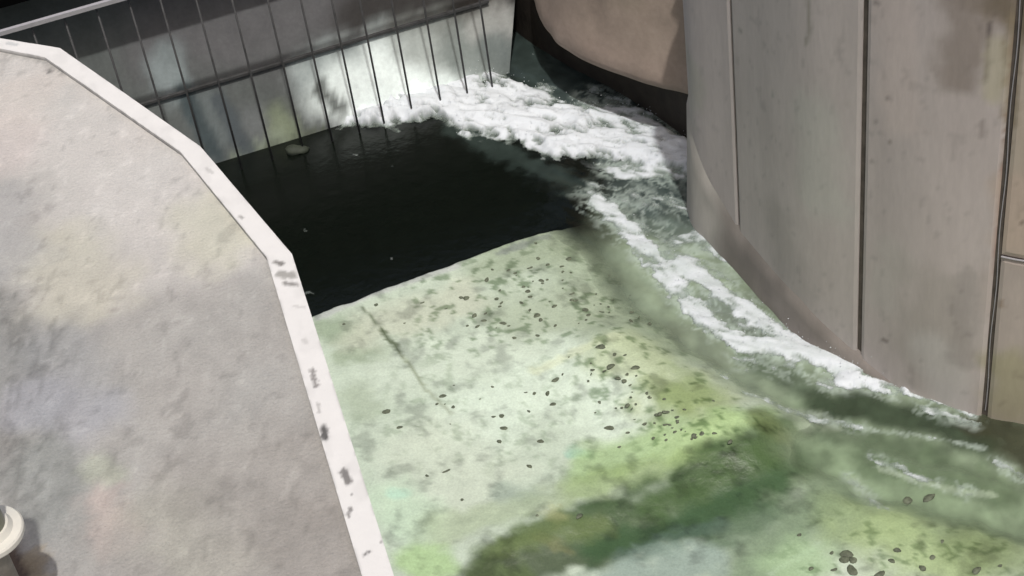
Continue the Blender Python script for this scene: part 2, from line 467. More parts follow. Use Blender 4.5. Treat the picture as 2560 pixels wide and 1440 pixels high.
# ------------------------------------------------------------------ foam: frothing white water as a heaped surface
xs = np.arange(-4.5, 9.2, 0.035); ys = np.arange(16.5, 30.6, 0.035)
X, Y = np.meshgrid(xs, ys, indexing='ij')
P = np.stack([X.ravel(), Y.ravel()], -1)
dens = np.zeros(len(P)); thick = np.zeros(len(P))
for k, (pts, r, th, dn) in enumerate(FOAM):
    ww = weight(P, [at(*p)[:2] for p in pts], r, 0.55, 70 + k, 1.3, 0.55) * dn
    thick = np.maximum(thick, ww * th)
    dens = np.maximum(dens, ww)
lace = fbm((P @ np.array([0.73, 0.68])) * 5.5, (P @ np.array([-0.68, 0.73])) * 3.0, 91, 5, 0.6)
fa, fb = P @ np.array([0.88, -0.47]), P @ np.array([0.47, 0.88])
fa = fa + .3 * fbm(fa, fb * 2, 93, 2); fb = fb + .25 * fbm(fa * 1.3, fb * 2, 94, 2)
bil = 1 - np.abs(2 * fbm(fa * 1.0, fb * 2.6, 95, 4, 0.5) - 1) * 1.5
mask = dens + (lace - 0.5) * 1.5
on = mask > 0.52
fine = fbm(fa * 3.0, fb * 10, 101, 4)
fine2 = fbm((P @ np.array([0.73, 0.68])) * 13, (P @ np.array([-0.68, 0.73])) * 5, 104, 3)
aa = sstep(0.32, 0.98, dens + (lace - 0.5) * 1.15 + (fine - .5) * .5 + (fine2 - .5) * .45) * 0.97
heap = thick * (0.20 + 0.48 * np.clip(bil, 0, 1)) * sstep(0.45, 1.05, dens + (fbm(P[:, 0] * 2.2, P[:, 1] * 2.2, 97, 3) - 0.5) * 0.5)
fz = water_z(P) + 0.008 + heap * sstep(0.3, 0.9, aa) + 0.10 * thick * (fine - .5)
on = aa > 0.02
g = on.reshape(X.shape)
fm = g[:-1, :-1] & g[1:, :-1] & g[1:, 1:] & g[:-1, 1:]
tint = np.clip(sstep(0.30, 1.0, aa) * (0.5 + 0.9 * thick / 0.25) + (fine - .5) * .9 + (fine2 - .5) * .5, 0, 1)[:, None]
c_f = (lin((176, 190, 180)) * (1 - tint) + lin((232, 238, 242)) * tint) * 0.80
fc = grid_faces(*X.shape, mask=fm)
used = np.unique(fc)
remap = np.full(len(P), -1); remap[used] = np.arange(len(used))
fv = np.hstack([P, fz[:, None]])[used]; fcol = c_f[used]; fal = aa[used]; fc = remap[fc]
# spray drops thrown up round the froth
rng = np.random.default_rng(4)
cand = rng.choice(np.where((dens > 0.4) & (thick > 0.05) & (aa > .4))[0], 1500)
oct_v = np.array([(1, 0, 0), (-1, 0, 0), (0, 1, 0), (0, -1, 0), (0, 0, 1), (0, 0, -1)], float)
oct_f = np.array([(0, 2, 4), (2, 1, 4), (1, 3, 4), (3, 0, 4), (2, 0, 5), (1, 2, 5), (3, 1, 5), (0, 3, 5)])
dv, df = [], []
for n, k in enumerate(cand):
    r = rng.uniform(0.004, 0.013)
    c = np.array([P[k, 0], P[k, 1], max(fz[k], 0.03)]) + rng.normal(0, 1, 3) * np.array([.06, .06, .05]) + np.array([0, 0, rng.exponential(0.06)])
    dv.append(oct_v * r * rng.uniform(.7, 1.3, 3) + c); df.append(oct_f + len(fv) + 6 * n)
allv = np.vstack([fv] + dv)
allc = np.vstack([fcol, np.tile(lin((232, 238, 240)) * .9, (len(allv) - len(fv), 1))])
allf = [tuple(f) for f in fc] + [tuple(f) for f in np.vstack(df)]
tag(mesh_obj('foam', allv, allf, M_FOAM, attrs={'Col': allc, 'A': np.concatenate([fal, np.full(len(allv) - len(fv), .8)])}, smooth=True), 'white churning foam running from the bars along the curved wall', 'foam', kind='stuff')

# ------------------------------------------------------------------ curved concrete wall on the right, in panels
plan = [(5.2, 26.0), (4.4, 25.9), (3.85, 25.6), (3.56, 25.1), (3.48, 24.6)] + [tuple(at(*p)[:2]) for p in
        [(1762, 580), (1850, 670), (2000, 830), (2145, 915), (2290, 990), (2460, 1040), (2560, 1062)]] + [(8.9, 17.6), (11, 16.8), (14, 16.2)]
def catmull(pts, n=16):
    pts = [np.array(p) for p in pts]; out = []
    ext = [2 * pts[0] - pts[1]] + pts + [2 * pts[-1] - pts[-2]]
    for a, b, c, d in zip(ext, ext[1:], ext[2:], ext[3:]):
        for t in np.linspace(0, 1, n, endpoint=False):
            out.append(0.5 * (2 * b + (c - a) * t + (2 * a - 5 * b + 4 * c - d) * t * t + (3 * b - a - 3 * c + d) * t ** 3))
    out.append(pts[-1])
    return np.array(out)
wc = catmull(plan)
wl = np.concatenate([[0], np.cumsum(np.hypot(*np.diff(wc, axis=0).T))])
def wpt(s):
    return np.array([np.interp(s, wl, wc[:, 0]), np.interp(s, wl, wc[:, 1])])
def wnor(s):
    t = wpt(s + 0.05) - wpt(s - 0.05); t /= np.linalg.norm(t)
    return np.array([t[1], -t[0]]) if np.dot(np.array([t[1], -t[0]]), np.array([-1, -1])) > 0 else np.array([-t[1], t[0]])
def s_of(px, py):
    q = at(px, py)[:2]
    return wl[np.argmin(np.hypot(wc[:, 0] - q[0], wc[:, 1] - q[1]))]
WALL_TOP = 8.2
J = [s_of(1850, 670), s_of(2145, 915), s_of(2460, 1040)]
wall = empty('curved_wall', (*wpt(J[1]), 0), 'tall curved grey concrete wall of upright panels above the rushing water', 'wall')

def wall_uv(px, py):
    """where a line of sight meets the curved wall: (distance along it, height)"""
    r = ray(px, py); C0 = CAM
    best = None
    for s in np.arange(1.0, wl[-1] - 0.1, 0.05):
        q = wpt(s); t = (q - C0[:2]) @ wnor(s) / (r[:2] @ wnor(s))
        h = C0 + t * r
        e = np.hypot(*(h[:2] - q))
        if best is None or e < best[0]: best = (e, s, h[2])
    return np.array([best[1], best[2]])

WALL_STROKES = [
    ([(1720, 60), (1740, 200), (1760, 330)], .35, (144, 140, 132), .7),
    ([(1790, 330), (1800, 480)], .3, (122, 118, 118), .6),
    ([(2020, 0), (2022, 70), (2015, 110)], .04, (118, 114, 106), .8),
    ([(2040, 300), (2060, 500)], .45, (148, 147, 140), .6),
    ([(1950, 560), (1980, 700)], .5, (132, 126, 122), .7),
    ([(2240, 20), (2250, 300)], .3, (163, 152, 146), .6),
    ([(2400, 0), (2420, 130), (2400, 190)], .3, (116, 107, 100), .8),
    ([(2500, 0), (2540, 40)], .35, (92, 82, 68), .9),
    ([(2470, 60), (2470, 130), (2464, 200)], .025, (92, 84, 80), .9),
    ([(2495, 120), (2490, 230)], .16, (146, 140, 122), .8),
    ([(2530, 50), (2525, 300)], .10, (112, 102, 84), .7),
    ([(2535, 100), (2520, 300), (2510, 480)], .035, (110, 92, 76), .7, 1.3),
    ([(2505, 420), (2492, 600), (2485, 720)], .03, (118, 90, 80), .7, 1.3),
    ([(2230, 640), (2210, 760)], .3, (146, 142, 136), .5),
    ([(2330, 720), (2320, 900)], .5, (132, 126, 120), .6),
    ([(2340, 900), (2360, 980)], .4, (150, 146, 142), .8),
    ([(2415, 700), (2400, 900)], .2, (122, 116, 112), .6),
    ([(2540, 480), (2550, 600)], .35, (150, 136, 124), .9),
    ([(2530, 700), (2520, 850)], .35, (140, 130, 124), .7),
    ([(2530, 930), (2530, 1020)], .4, (128, 122, 102), .9),
    ([(2210, 663)], .022, (66, 62, 60), .95, .5),
    ([(2200, 850), (2215, 852)], .025, (104, 96, 92), .8, .6),
    ([(2130, 655)], .03, (116, 112, 108), .8, .6),
    ([(1850, 75)], .03, (104, 102, 96), .8), ([(1932, 235)], .035, (122, 120, 114), .8), ([(2122, 258)], .04, (124, 118, 112), .8),
    ([(2222, 240), (2225, 250)], .03, (124, 114, 110), .8), ([(2190, 305)], .025, (112, 104, 100), .8), ([(2225, 355)], .03, (118, 110, 104), .8),
    ([(2250, 430)], .025, (118, 110, 106), .8), ([(2292, 390), (2290, 400)], .025, (118, 110, 106), .8), ([(2182, 405)], .03, (116, 108, 104), .8), ([(2225, 405)], .03, (112, 106, 102), .8),
    ([(2195, 5)], .04, (100, 92, 88), .8), ([(2460, 310), (2455, 340)], .05, (120, 112, 108), .7), ([(2500, 760)], .06, (112, 98, 84), .7), ([(2555, 560)], .03, (80, 70, 62), .9),
]
_uvc = {}
def tfw(p):
    if p not in _uvc: _uvc[p] = wall_uv(*p)
    return _uvc[p]

def wall_panel(s0, s1, z0, z1, base, name='panel', proud=0.0, th=0.22, slope=0.0):
    ns = max(4, int((s1 - s0) / 0.06)); nz = max(4, int((z1 - z0) / 0.08))
    S = np.linspace(s0, s1, ns); Z = np.linspace(z0, z1, nz)
    bev = 0.02
    SS, ZZ = np.meshgrid(S, Z, indexing='ij')
    e = np.minimum(np.minimum(SS - s0, s1 - SS), np.minimum(ZZ - z0, z1 - ZZ))
    off = proud - bev * (e < 1e-6) + 0.012 * (fbm(SS * .9, ZZ * .5, 77, 2) - .5)
    PZ = np.stack([SS.ravel(), ZZ.ravel()], -1)
    ZZ = ZZ + slope * (SS - s0) / (s1 - s0) * (ZZ - z0) / (z1 - z0)
    fr = np.array([np.append(wpt(s) + o * wnor(s), zz) for s, o, zz in zip(SS.ravel(), off.ravel(), ZZ.ravel())])
    col = paint(np.stack([SS.ravel(), ZZ.ravel()], -1), base, WALL_STROKES, 0.60, tf=tfw)
    streak = (fbm(SS.ravel() * 5, ZZ.ravel() * .25, 55, 3) - .5)[:, None] * 0.09
    col = col * (1 + streak)
    pit = sstep(.70, .78, fbm(SS.ravel() * 7, ZZ.ravel() * 5, 57, 3))[:, None] * .13
    cloud = (fbm(SS.ravel() * 1.1, ZZ.ravel() * .8, 59, 4) - .5)[:, None] * .12
    col = col * (1 - pit) * (1 + cloud)
    faces = [tuple(f) for f in grid_faces(ns, nz)]
    ring = [i * nz for i in range(ns)] + [(ns - 1) * nz + j for j in range(1, nz)] + [i * nz + nz - 1 for i in range(ns - 2, -1, -1)] + [j for j in range(nz - 2, 0, -1)]
    b0 = len(fr)
    back = np.array([np.append(fr[k][:2] - th * wnor(SS.ravel()[k]), fr[k][2]) for k in ring])
    n = len(ring)
    faces += [(ring[i], ring[(i + 1) % n], b0 + (i + 1) % n, b0 + i) for i in range(n)]
    col = np.vstack([col, np.tile(lin((70, 64, 58)), (n, 1))])
    o = mesh_obj(name, np.vstack([fr, back]), faces, M_WALL, attrs={'Col': col}, smooth=False)
    return keep(o, wall)

G = 0.048
wall_panel(wl[0], J[0] - G * .6, -1.0, 4.9, (150, 142, 139), slope=1.3)
wall_panel(J[0] + G * .6, J[1] - G, -1.0, 7.3, (147, 140, 136))
wall_panel(J[1] + G, J[2] - G, -1.0, WALL_TOP, (149, 141, 137))
HJ = tfw((2500, 640))[1]
wall_panel(J[2] + G, wl[-1], -1.0, HJ - .02, (138, 130, 122))
wall_panel(J[2] + G, wl[-1], HJ + .02, WALL_TOP, (142, 132, 120))
# dark filler standing back in the joints, one strip per joint
def strip(sm, half, top, name='joint', depth=0.04):
    bm = bmesh.new()
    a = [wpt(sm - half) - depth * wnor(sm), wpt(sm + half) - depth * wnor(sm)]
    b = [q - 0.12 * wnor(sm) for q in a]
    vs = [bm.verts.new((*q, zz)) for zz in (-1.0, top - .02) for q in (a[0], a[1], b[1], b[0])]
    for f in ((0, 1, 5, 4), (1, 2, 6, 5), (2, 3, 7, 6), (3, 0, 4, 7), (4, 5, 6, 7), (3, 2, 1, 0)):
        bm.faces.new([vs[k] for k in f])
    keep(bm_obj(name, bm, M_JOINT), wall)
strip(J[0], G * .6 - .001, 6.2); strip(J[1], G - .001, 7.3); strip(J[2], G - .001, WALL_TOP)
# pale sealant bead hanging in the right-hand joint, and the ledge line of the short cross joint
bm = bmesh.new()
pts = [np.append(wpt(J[2] + 0.012 * math.sin(3 * zz)) - 0.03 * wnor(J[2]), zz) for zz in np.arange(0.1, 8.9, .25)]
for a, b in zip(pts, pts[1:]): tube(bm, a, b, 0.008, n=6)
keep(bm_obj('sealant_bead', bm, M_RAIL), wall)
bm = bmesh.new()
for s in np.arange(J[2] + .05, wl[-1] - .2, .2):
    tube(bm, np.append(wpt(s) + .005 * wnor(s), HJ), np.append(wpt(s + .2) + .005 * wnor(s + .2), HJ), 0.014, n=6)
keep(bm_obj('ledge', bm, M_RAIL), wall)
# wet toe of the wall: a battered footing that tapers out downstream
ts = np.linspace(s_of(1762, 580) - .9, s_of(2250, 975), 90)
topz = []
for s in ts:
    topz.append(s)
tk = [(wl[0] * 0 + ts[0], 2.6), (tfw((1770, 430))[0], tfw((1770, 430))[1]), (tfw((1845, 560))[0], tfw((1845, 560))[1]), (tfw((2000, 735))[0], tfw((2000, 735))[1]), (tfw((2145, 880))[0], max(.12, tfw((2145, 880))[1])), (ts[-1], 0.05)]
tk.sort()
tz = np.interp(ts, [k[0] for k in tk], [k[1] for k in tk])
vv, cc, ff = [], [], []
NP = 9
for i, (s, t) in enumerate(zip(ts, tz)):
    for j in range(NP):
        f = j / (NP - 1)
        off = 0.16 * (1 - f) ** 1.3 + 0.035
        zz = -0.8 + (t + 0.8) * f
        if j == NP - 1: off = -0.05
        vv.append((*(wpt(s) + off * wnor(s)), zz + (0.02 if j == NP - 1 else 0)))
        k = 0.8 + 0.35 * float(vn(np.array([s * 3]), np.array([zz * 3.0]), 9)[0])
        pale = float(sstep(J[0] - .1, J[0] - .9, np.array([s]))[0])
        cc.append((lin((106, 100, 95)) * (1 - pale) + lin((138, 133, 127)) * pale) / .56 * k)
ff = grid_faces(len(ts), NP)
keep(mesh_obj('toe', vv, ff, M_WALL, attrs={'Col': np.array(cc)}, smooth=True), wall)

# land behind the wall
bank = [(*(wpt(s) - .2 * wnor(s)), 4.85) for s in np.linspace(0.2, wl[-1], 40)] + [(60, 16, 4.85), (60, 60, 4.85), (7, 60, 4.85)]
tag(mesh_obj('ground', bank, [tuple(range(len(bank)))], M_BANK), kind='structure')

# ------------------------------------------------------------------ bulging upstream wall: dark base and rounded overhang
base_px = [(1180, -160), (1245, 0), (1290, 78), (1400, 150), (1550, 234), (1640, 288), (1720, 350), (1830, 430)]
bp = [at(*p)[:2] for p in base_px]
bulge = empty('bulging_wall', (*bp[3], 0), 'rounded brown concrete wall overhanging a dark hollow left of the curved wall', 'wall')
bm = bmesh.new()
bc = catmull(bp, 8)
lo = [bm.verts.new((*q, -1)) for q in bc]; hi = [bm.verts.new((*q, 1.28)) for q in bc]
bq = [q + np.array([1.0, .55]) for q in bc]
lo2 = [bm.verts.new((*q, -1)) for q in bq]; hi2 = [bm.verts.new((*q, 1.28)) for q in bq]
n = len(bc)
for i in range(n - 1):
    for a, b in ((lo, hi), (hi, hi2), (hi2, lo2), (lo2, lo)):
        bm.faces.new((a[i], a[i + 1], b[i + 1], b[i]))
bm.faces.new((lo[0], hi[0], hi2[0], lo2[0])); bm.faces.new((lo[-1], lo2[-1], hi2[-1], hi[-1]))
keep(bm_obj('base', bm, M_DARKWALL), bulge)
LZ = 1.2
edge_px = [(1312, -80), (1330, 0), (1347, 55), (1372, 98), (1420, 142), (1500, 182), (1600, 218), (1650, 232), (1715, 250), (1790, 290)]
ep = catmull([at(*p, LZ)[:2] for p in edge_px], 8)
tn = np.gradient(ep, axis=0); tn /= np.linalg.norm(tn, axis=1, keepdims=True)
nr = np.stack([tn[:, 1], -tn[:, 0]], -1)
nr = np.where((nr @ np.array([-1, -.6]))[:, None] > 0, nr, -nr)
prof = [(-1.3, .35), (-.6, .12), (-.28, .0), (-.12, .02), (-.03, .10), (0, .25), (-.02, .5), (-.08, .9), (-.16, 1.4), (-.22, 2.2), (-.24, 2.9), (-.26, 3.5), (-.3, 4.0), (-1.4, 4.1), (-1.4, .4)]
from itertools import product
vv, cc = [], []
for i in range(len(ep)):
    for o, h in prof:
        q = ep[i] + nr[i] * (o + .05 * (float(vn(np.array([i * .25]), np.array([h * 1.3]), 5)[0]) - .5))
        vv.append((*q, LZ + h))
vv = np.array(vv)
PB = np.stack([np.repeat(np.arange(len(ep)) * .12, len(prof)), np.tile([h for o, h in prof], len(ep))], -1)
cb = np.tile(lin((124, 112, 102)) / .62, (len(PB), 1)) * (0.72 + 0.56 * fbm(PB[:, 0] * .9, PB[:, 1] * 1.1, 14, 4))[:, None]
lipw = (np.exp(-((PB[:, 1] - .35) / .35) ** 2) * .5)[:, None]
cb = cb * (1 - lipw) + lipw * lin((142, 126, 116)) / .62
mossw = (weight(PB, [(1.5, 2.4), (5.5, 2.6)], .6, .8, 6) * .45)[:, None]
cb = cb * (1 - mossw) + mossw * lin((112, 110, 88)) / .62
np_ = len(prof)
ff = [(i * np_ + j, (i + 1) * np_ + j, (i + 1) * np_ + (j + 1) % np_, i * np_ + (j + 1) % np_) for i in range(len(ep) - 1) for j in range(np_)]
keep(mesh_obj('overhang', vv, ff, M_BULGE, attrs={'Col': cb}, smooth=True), bulge)

# ------------------------------------------------------------------ intake bay: sloping sill, added black shade slab, side walls
RA = at(570, 430)
RB = at(990, 300)
RU = (RB - RA)[:2] / np.linalg.norm((RB - RA)[:2])
RN = np.array([RU[1], -RU[0]])                       # towards the camera
RN3 = np.array([RN[0], RN[1], 0])
def rk(px, py):
    q = onplane(px, py, RA, RN3)
    return (q[:2] - RA[:2]) @ RU, q[2]
def rp(s, b, zz):
    """s along the bars, b metres behind them"""
    q = RA[:2] + RU * s - RN * b
    return (q[0], q[1], zz)
S0, S1 = -7.5, rk(1283, 60)[0] + .05
BZ, RZ = 2.02, 4.28
bay = empty('intake_bay', rp(2, .3, 0), 'shadowed concrete bay with a sloping pale sill behind the steel bars', 'wall')
SS, TT = np.meshgrid(np.arange(S0, S1 + .04, .06), np.arange(0, 1.001, .025), indexing='ij')
sl_b = 0.10 + 2.6 * TT
sl_z = -0.6 + 5.2 * TT
_n2 = np.cross(np.array([RU[0], RU[1], 0]), np.array([-RN[0] * 2.6, -RN[1] * 2.6, 5.2]))
def on_sill(px, py):
    q = onplane(px, py, np.array(rp(0, .1, -.6)), _n2)
    return (q[:2] - RA[:2]) @ RU, q[2]
e0, e1 = on_sill(1272, 200), on_sill(1284, 45)
END = e0[0] + (sl_z - e0[1]) * (e1[0] - e0[0]) / (e1[1] - e0[1])
SS = S0 + (SS - S0) * (END - S0) / (SS.max() - S0)
vv = np.array([rp(s, b, zz) for s, b, zz in zip(SS.ravel(), sl_b.ravel(), sl_z.ravel())])
PS = np.stack([SS.ravel(), sl_z.ravel()], -1)
def tfs(p):
    # where a line of sight meets the slope
    r = ray(*p); n2 = np.cross(np.array([RU[0], RU[1], 0]), np.array([-RN[0] * 2.6, -RN[1] * 2.6, 5.2]))
    q = onplane(p[0], p[1], np.array(rp(0, .1, -.6)), n2)
    return np.array([(q[:2] - RA[:2]) @ RU, q[2]])
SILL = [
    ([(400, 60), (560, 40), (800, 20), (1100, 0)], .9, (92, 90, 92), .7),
    ([(900, 40), (1100, 20), (1240, -20)], .55, (50, 48, 46), .95, .5),  # shade of the bay's upper right, painted into the sill colour
    ([(960, 95), (1100, 60), (1240, 20)], .22, (62, 58, 52), .8, .6),  # underside shading above the beam, painted in as well
    ([(420, 160), (440, 220)], .35, (128, 138, 138), .8),
    ([(520, 280), (560, 330)], .3, (100, 108, 108), .7),
    ([(640, 300), (680, 340)], .3, (108, 112, 112), .6),
    ([(690, 290), (720, 340)], .25, (122, 132, 106), .7),
    ([(600, 390), (700, 350)], .15, (130, 140, 122), .7, 1.0),
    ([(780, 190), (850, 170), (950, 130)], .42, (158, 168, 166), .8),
    ([(860, 220), (960, 200), (1060, 180)], .6, (214, 224, 220), .95),  # white haze of spray and running water, painted into the sill colour
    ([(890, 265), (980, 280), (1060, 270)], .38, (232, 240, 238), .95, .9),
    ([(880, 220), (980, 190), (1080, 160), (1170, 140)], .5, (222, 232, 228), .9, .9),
    ([(1060, 110), (1160, 90)], .5, (138, 144, 139), .8),
    ([(462, 230), (490, 300), (540, 385)], .17, (58, 68, 70), .95, .5), ([(548, 250), (580, 310), (618, 375)], .16, (70, 77, 80), .9, .5), ([(800, 220), (850, 270)], .14, (76, 80, 76), .9, .7), ([(650, 380), (810, 330)], .10, (84, 90, 76), .7, 1.2),  # dark diagonal streaks down the slope and a darker line along its foot
    ([(1278, 50), (1268, 140)], .22, (70, 74, 72), .9, .8),
    ([(1150, 150), (1230, 140)], .4, (112, 120, 116), .8),
    ([(1200, 60), (1270, 55)], .3, (160, 162, 158), .8),
    ([(1240, 120), (1280, 180)], .3, (108, 116, 114), .8),
]
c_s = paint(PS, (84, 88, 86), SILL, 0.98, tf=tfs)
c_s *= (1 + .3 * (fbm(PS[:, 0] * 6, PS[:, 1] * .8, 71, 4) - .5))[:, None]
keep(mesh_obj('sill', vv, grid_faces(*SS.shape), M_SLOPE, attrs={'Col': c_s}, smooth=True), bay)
def solid(name, mat, par, s0, s1, b0, b1, z0, z1):
    bm = bmesh.new()
    vs = [bm.verts.new(rp(s, b, zz)) for zz in (z0, z1) for s, b in ((s0, b0), (s1, b0), (s1, b1), (s0, b1))]
    for f in ((0, 1, 5, 4), (1, 2, 6, 5), (2, 3, 7, 6), (3, 0, 4, 7), (4, 5, 6, 7), (3, 2, 1, 0)):
        bm.faces.new([vs[k] for k in f])
    return keep(bm_obj(name, bm, mat), par)
solid('shade_slab', M_SHADE_SLAB, bay, S0, S1 + .6, .8, 9.0, RZ + .02, RZ + .35)  # added slab, set back so that it shades the upper sill
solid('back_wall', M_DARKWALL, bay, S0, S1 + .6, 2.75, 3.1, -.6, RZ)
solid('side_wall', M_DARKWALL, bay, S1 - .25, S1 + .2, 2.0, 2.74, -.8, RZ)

# ------------------------------------------------------------------ the steel bars with their beam and top rail
rack = empty('bar_screen', rp(2, 0, 0), 'dark steel bar screen standing in the water before the shaded bay', 'screen')
bm = bmesh.new()
beam(bm, rp(S0, 1.02, 1.39), rp(S1 - .2, 1.02, 1.39), .07, .05)
keep(bm_obj('beam', bm, M_STEEL), rack)
bm = bmesh.new()
beam(bm, rp(S0, -.12, RZ + .06), rp(S1, -.12, RZ + .06), .08, .08)
keep(bm_obj('top_rail', bm, M_RAIL), rack)
bx = [rk(x, y)[0] for x, y in ((395, 250), (465, 228), (545, 205), (625, 180), (705, 155), (780, 131), (850, 106), (915, 86), (990, 70), (1065, 50), (1135, 34), (1200, 20))]
st = (bx[-1] - bx[0]) / 11
bx = [bx[0] - st * k for k in range(5, 0, -1)] + bx
for k, s in enumerate(bx):
    bm = bmesh.new()
    tube(bm, rp(s, -.055, -.7), rp(s, -.055, RZ + .05), .020, n=10)
    br = keep(bm_obj('bar', bm, M_STEEL, smooth=True), rack)

# ------------------------------------------------------------------ left pier: deck, white coping
DZ, KZ = 12.0, 12.04
outer_px = [(-330, 50), (0, 95), (150, 120), (500, 365), (730, 635), (985, 1440), (1180, 2150)]
inner_px = [(-330, 68), (0, 121), (112, 143), (452, 380), (666, 642), (905, 1440), (1075, 2150)]
op = [at(*p, KZ)[:2] for p in outer_px]
ip = [at(*p, KZ)[:2] for p in inner_px]
pier = empty('pier', (-3.5, 9, 0), 'grey concrete pier with a stained flat deck edged in white', 'pier')
def resample(A, B, step):
    a, b = [], []
    for k in range(len(A) - 1):
        m = max(2, int(np.hypot(*(A[k + 1] - A[k])) / step))
        for t in np.linspace(0, 1, m, endpoint=False):
            a.append(A[k] + (A[k + 1] - A[k]) * t); b.append(B[k] + (B[k + 1] - B[k]) * t)
    a.append(A[-1]); b.append(B[-1])
    return np.array(a), np.array(b)
ra, rb = resample(op, ip, 0.02)
NA = 14
T = np.linspace(0, 1, NA)
top = ra[:, None, :] * (1 - T)[None, :, None] + rb[:, None, :] * T[None, :, None]
PT = top.reshape(-1, 2)
GREY = (120, 117, 112)
COPE = [
    ([(690, 655), (705, 660)], .022, GREY, .9, .8), ([(700, 685), (730, 690)], .035, (160, 158, 152), .9, .9), ([(715, 708), (738, 712)], .02, GREY, .8, .9),
    ([(780, 925), (790, 965)], .018, (128, 124, 120), .8, 1.3), ([(808, 1070), (812, 1095)], .024, (70, 68, 66), .9, .8), ([(860, 1180), (868, 1205)], .026, (116, 113, 110), .9, 1.2),
    ([(878, 1270), (870, 1290)], .012, (116, 113, 110), .8, .9), ([(910, 1388), (925, 1378)], .010, (96, 94, 92), .9, .6), ([(600, 540), (606, 545)], .012, (140, 138, 132), .7, .9),
    ([(795, 1010), (800, 1030)], .014, (170, 168, 164), .7, 1.2), ([(735, 765), (760, 768)], .012, (206, 204, 200), .8, .8), ([(760, 850), (765, 855)], .018, (206, 204, 200), .8, .8),
    ([(20, 108), (40, 112)], .02, (180, 184, 184), .6, .9), ([(880, 1235)], .006, (130, 128, 124), .8), ([(951, 1357)], .006, (110, 108, 104), .8), ([(515, 420), (530, 432)], .014, (196, 194, 190), .7, 1.0),
]
c_c = paint(PT, (234, 232, 228), COPE, 1.27, z=KZ)
c_c *= (1 - .06 * sstep(.52, .72, fbm(PT[:, 0] * 9, PT[:, 1] * 5, 63, 4)))[:, None]
edge_ = np.tile(np.minimum(T, 1 - T), len(ra))
c_c *= (1 - .22 * sstep(.10, 0, edge_) * sstep(.45, .65, fbm(PT[:, 0] * 12, PT[:, 1] * 12, 64, 3)))[:, None]
na = len(ra)
vv = np.hstack([PT, np.full((len(PT), 1), KZ)])
vv[:, 2] += 0.006 * (fbm(PT[:, 0] * 3, PT[:, 1] * 3, 2, 2) - .5)
ff = [tuple(f) for f in grid_faces(na, NA)]
b0 = len(vv)
lowo = np.hstack([ra, np.full((na, 1), DZ - .25)]); lowi = np.hstack([rb, np.full((na, 1), DZ - .02)])
vv = np.vstack([vv, lowo, lowi])
i0 = np.arange(na) * NA
ff += [(i0[i], i0[i + 1], b0 + i + 1, b0 + i) for i in range(na - 1)]
ff += [(i0[i] + NA - 1, i0[i + 1] + NA - 1, b0 + na + i + 1, b0 + na + i) for i in range(na - 1)]
c_c = np.vstack([c_c, np.tile(lin((200, 198, 192)) / 1.15, (na, 1)), np.tile(lin((62, 58, 52)) / 1.15, (na, 1))])
keep(mesh_obj('coping', vv, ff, M_COPE, attrs={'Col': c_c}), pier)
# deck surface
xs = np.arange(-7.5, -.3, .03); ys = np.arange(4.0, 14.6, .04)
X, Y = np.meshgrid(xs, ys, indexing='ij')
P = np.stack([X.ravel(), Y.ravel()], -1)
# inside test against the coping centre line
mid = (np.array(op) + np.array(ip)) / 2
poly = np.vstack([mid, [[-9, 2.0]], [[-9, 15.5]]])
ins = np.zeros(len(P), bool)
for (x0, y0), (x1, y1) in zip(poly, np.roll(poly, -1, 0)):
    cnd = (y0 > P[:, 1]) != (y1 > P[:, 1])
    with np.errstate(divide='ignore', invalid='ignore'):
        xi = (x1 - x0) * (P[:, 1] - y0) / (y1 - y0) + x0
    ins ^= cnd & (P[:, 0] < xi)
DECK = [
    ([(80, 230), (250, 300), (400, 420)], .9, (190, 187, 182), .8),
    ([(0, 330), (30, 380)], .35, (190, 180, 175), .6),
    ([(20, 300), (60, 230)], .3, (188, 180, 172), .5),
    ([(300, 560), (450, 620)], .6, (190, 186, 181), .6),
    ([(150, 650), (200, 750)], .35, (178, 175, 160), .7),
    ([(520, 530), (560, 600)], .3, (188, 187, 168), .6),
    ([(0, 520), (30, 640)], .25, (158, 158, 156), .7),
    ([(0, 800), (20, 960), (40, 1150)], .22, (118, 118, 115), .55, 1.0),
    ([(130, 880), (160, 960)], .35, (142, 143, 142), .8),
    ([(100, 1000), (200, 1040)], .25, (154, 155, 160), .6),
    ([(110, 1150), (140, 1280)], .25, (138, 140, 136), .8),
    ([(250, 1260), (290, 1330)], .16, (184, 170, 162), .7, .9),
    ([(240, 1160), (270, 1190)], .10, (170, 174, 156), .6),
    ([(420, 1320), (480, 1380)], .4, (158, 156, 144), .6),
    ([(650, 1200), (700, 1280)], .5, (148, 144, 138), .8),
    ([(740, 1330), (800, 1420)], .3, (142, 138, 132), .7),
    ([(300, 1400), (350, 1440)], .2, (146, 142, 138), .6),
    ([(20, 1400), (60, 1430)], .12, (84, 70, 60), .95, .8),
    ([(85, 1395), (105, 1440)], .06, (150, 138, 116), .7, 1.2),
    ([(118, 172), (126, 182)], .018, (92, 92, 90), .9, 1.0), ([(150, 178)], .015, (130, 130, 128), .6, 1.0),
    ([(275, 773), (290, 775)], .012, (140, 136, 130), .7, .8),
    ([(20, 130), (110, 152), (160, 180)], .03, (130, 132, 130), .5, 1.4),
]
c_d = paint(P, (158, 156, 151), DECK, 1.02, z=DZ)
gr = fbm(P[:, 0] * 7, P[:, 1] * 4, 44, 4)
lowp = sstep(11.5, 8.0, P[:, 1])
c_d *= (1 + (.12 + .15 * lowp) * (gr - .5))[:, None]
gr2 = fbm(P[:, 0] * 16, P[:, 1] * 8, 47, 3)
c_d *= (1 + (.08 + .12 * lowp) * (gr2 - .5))[:, None]
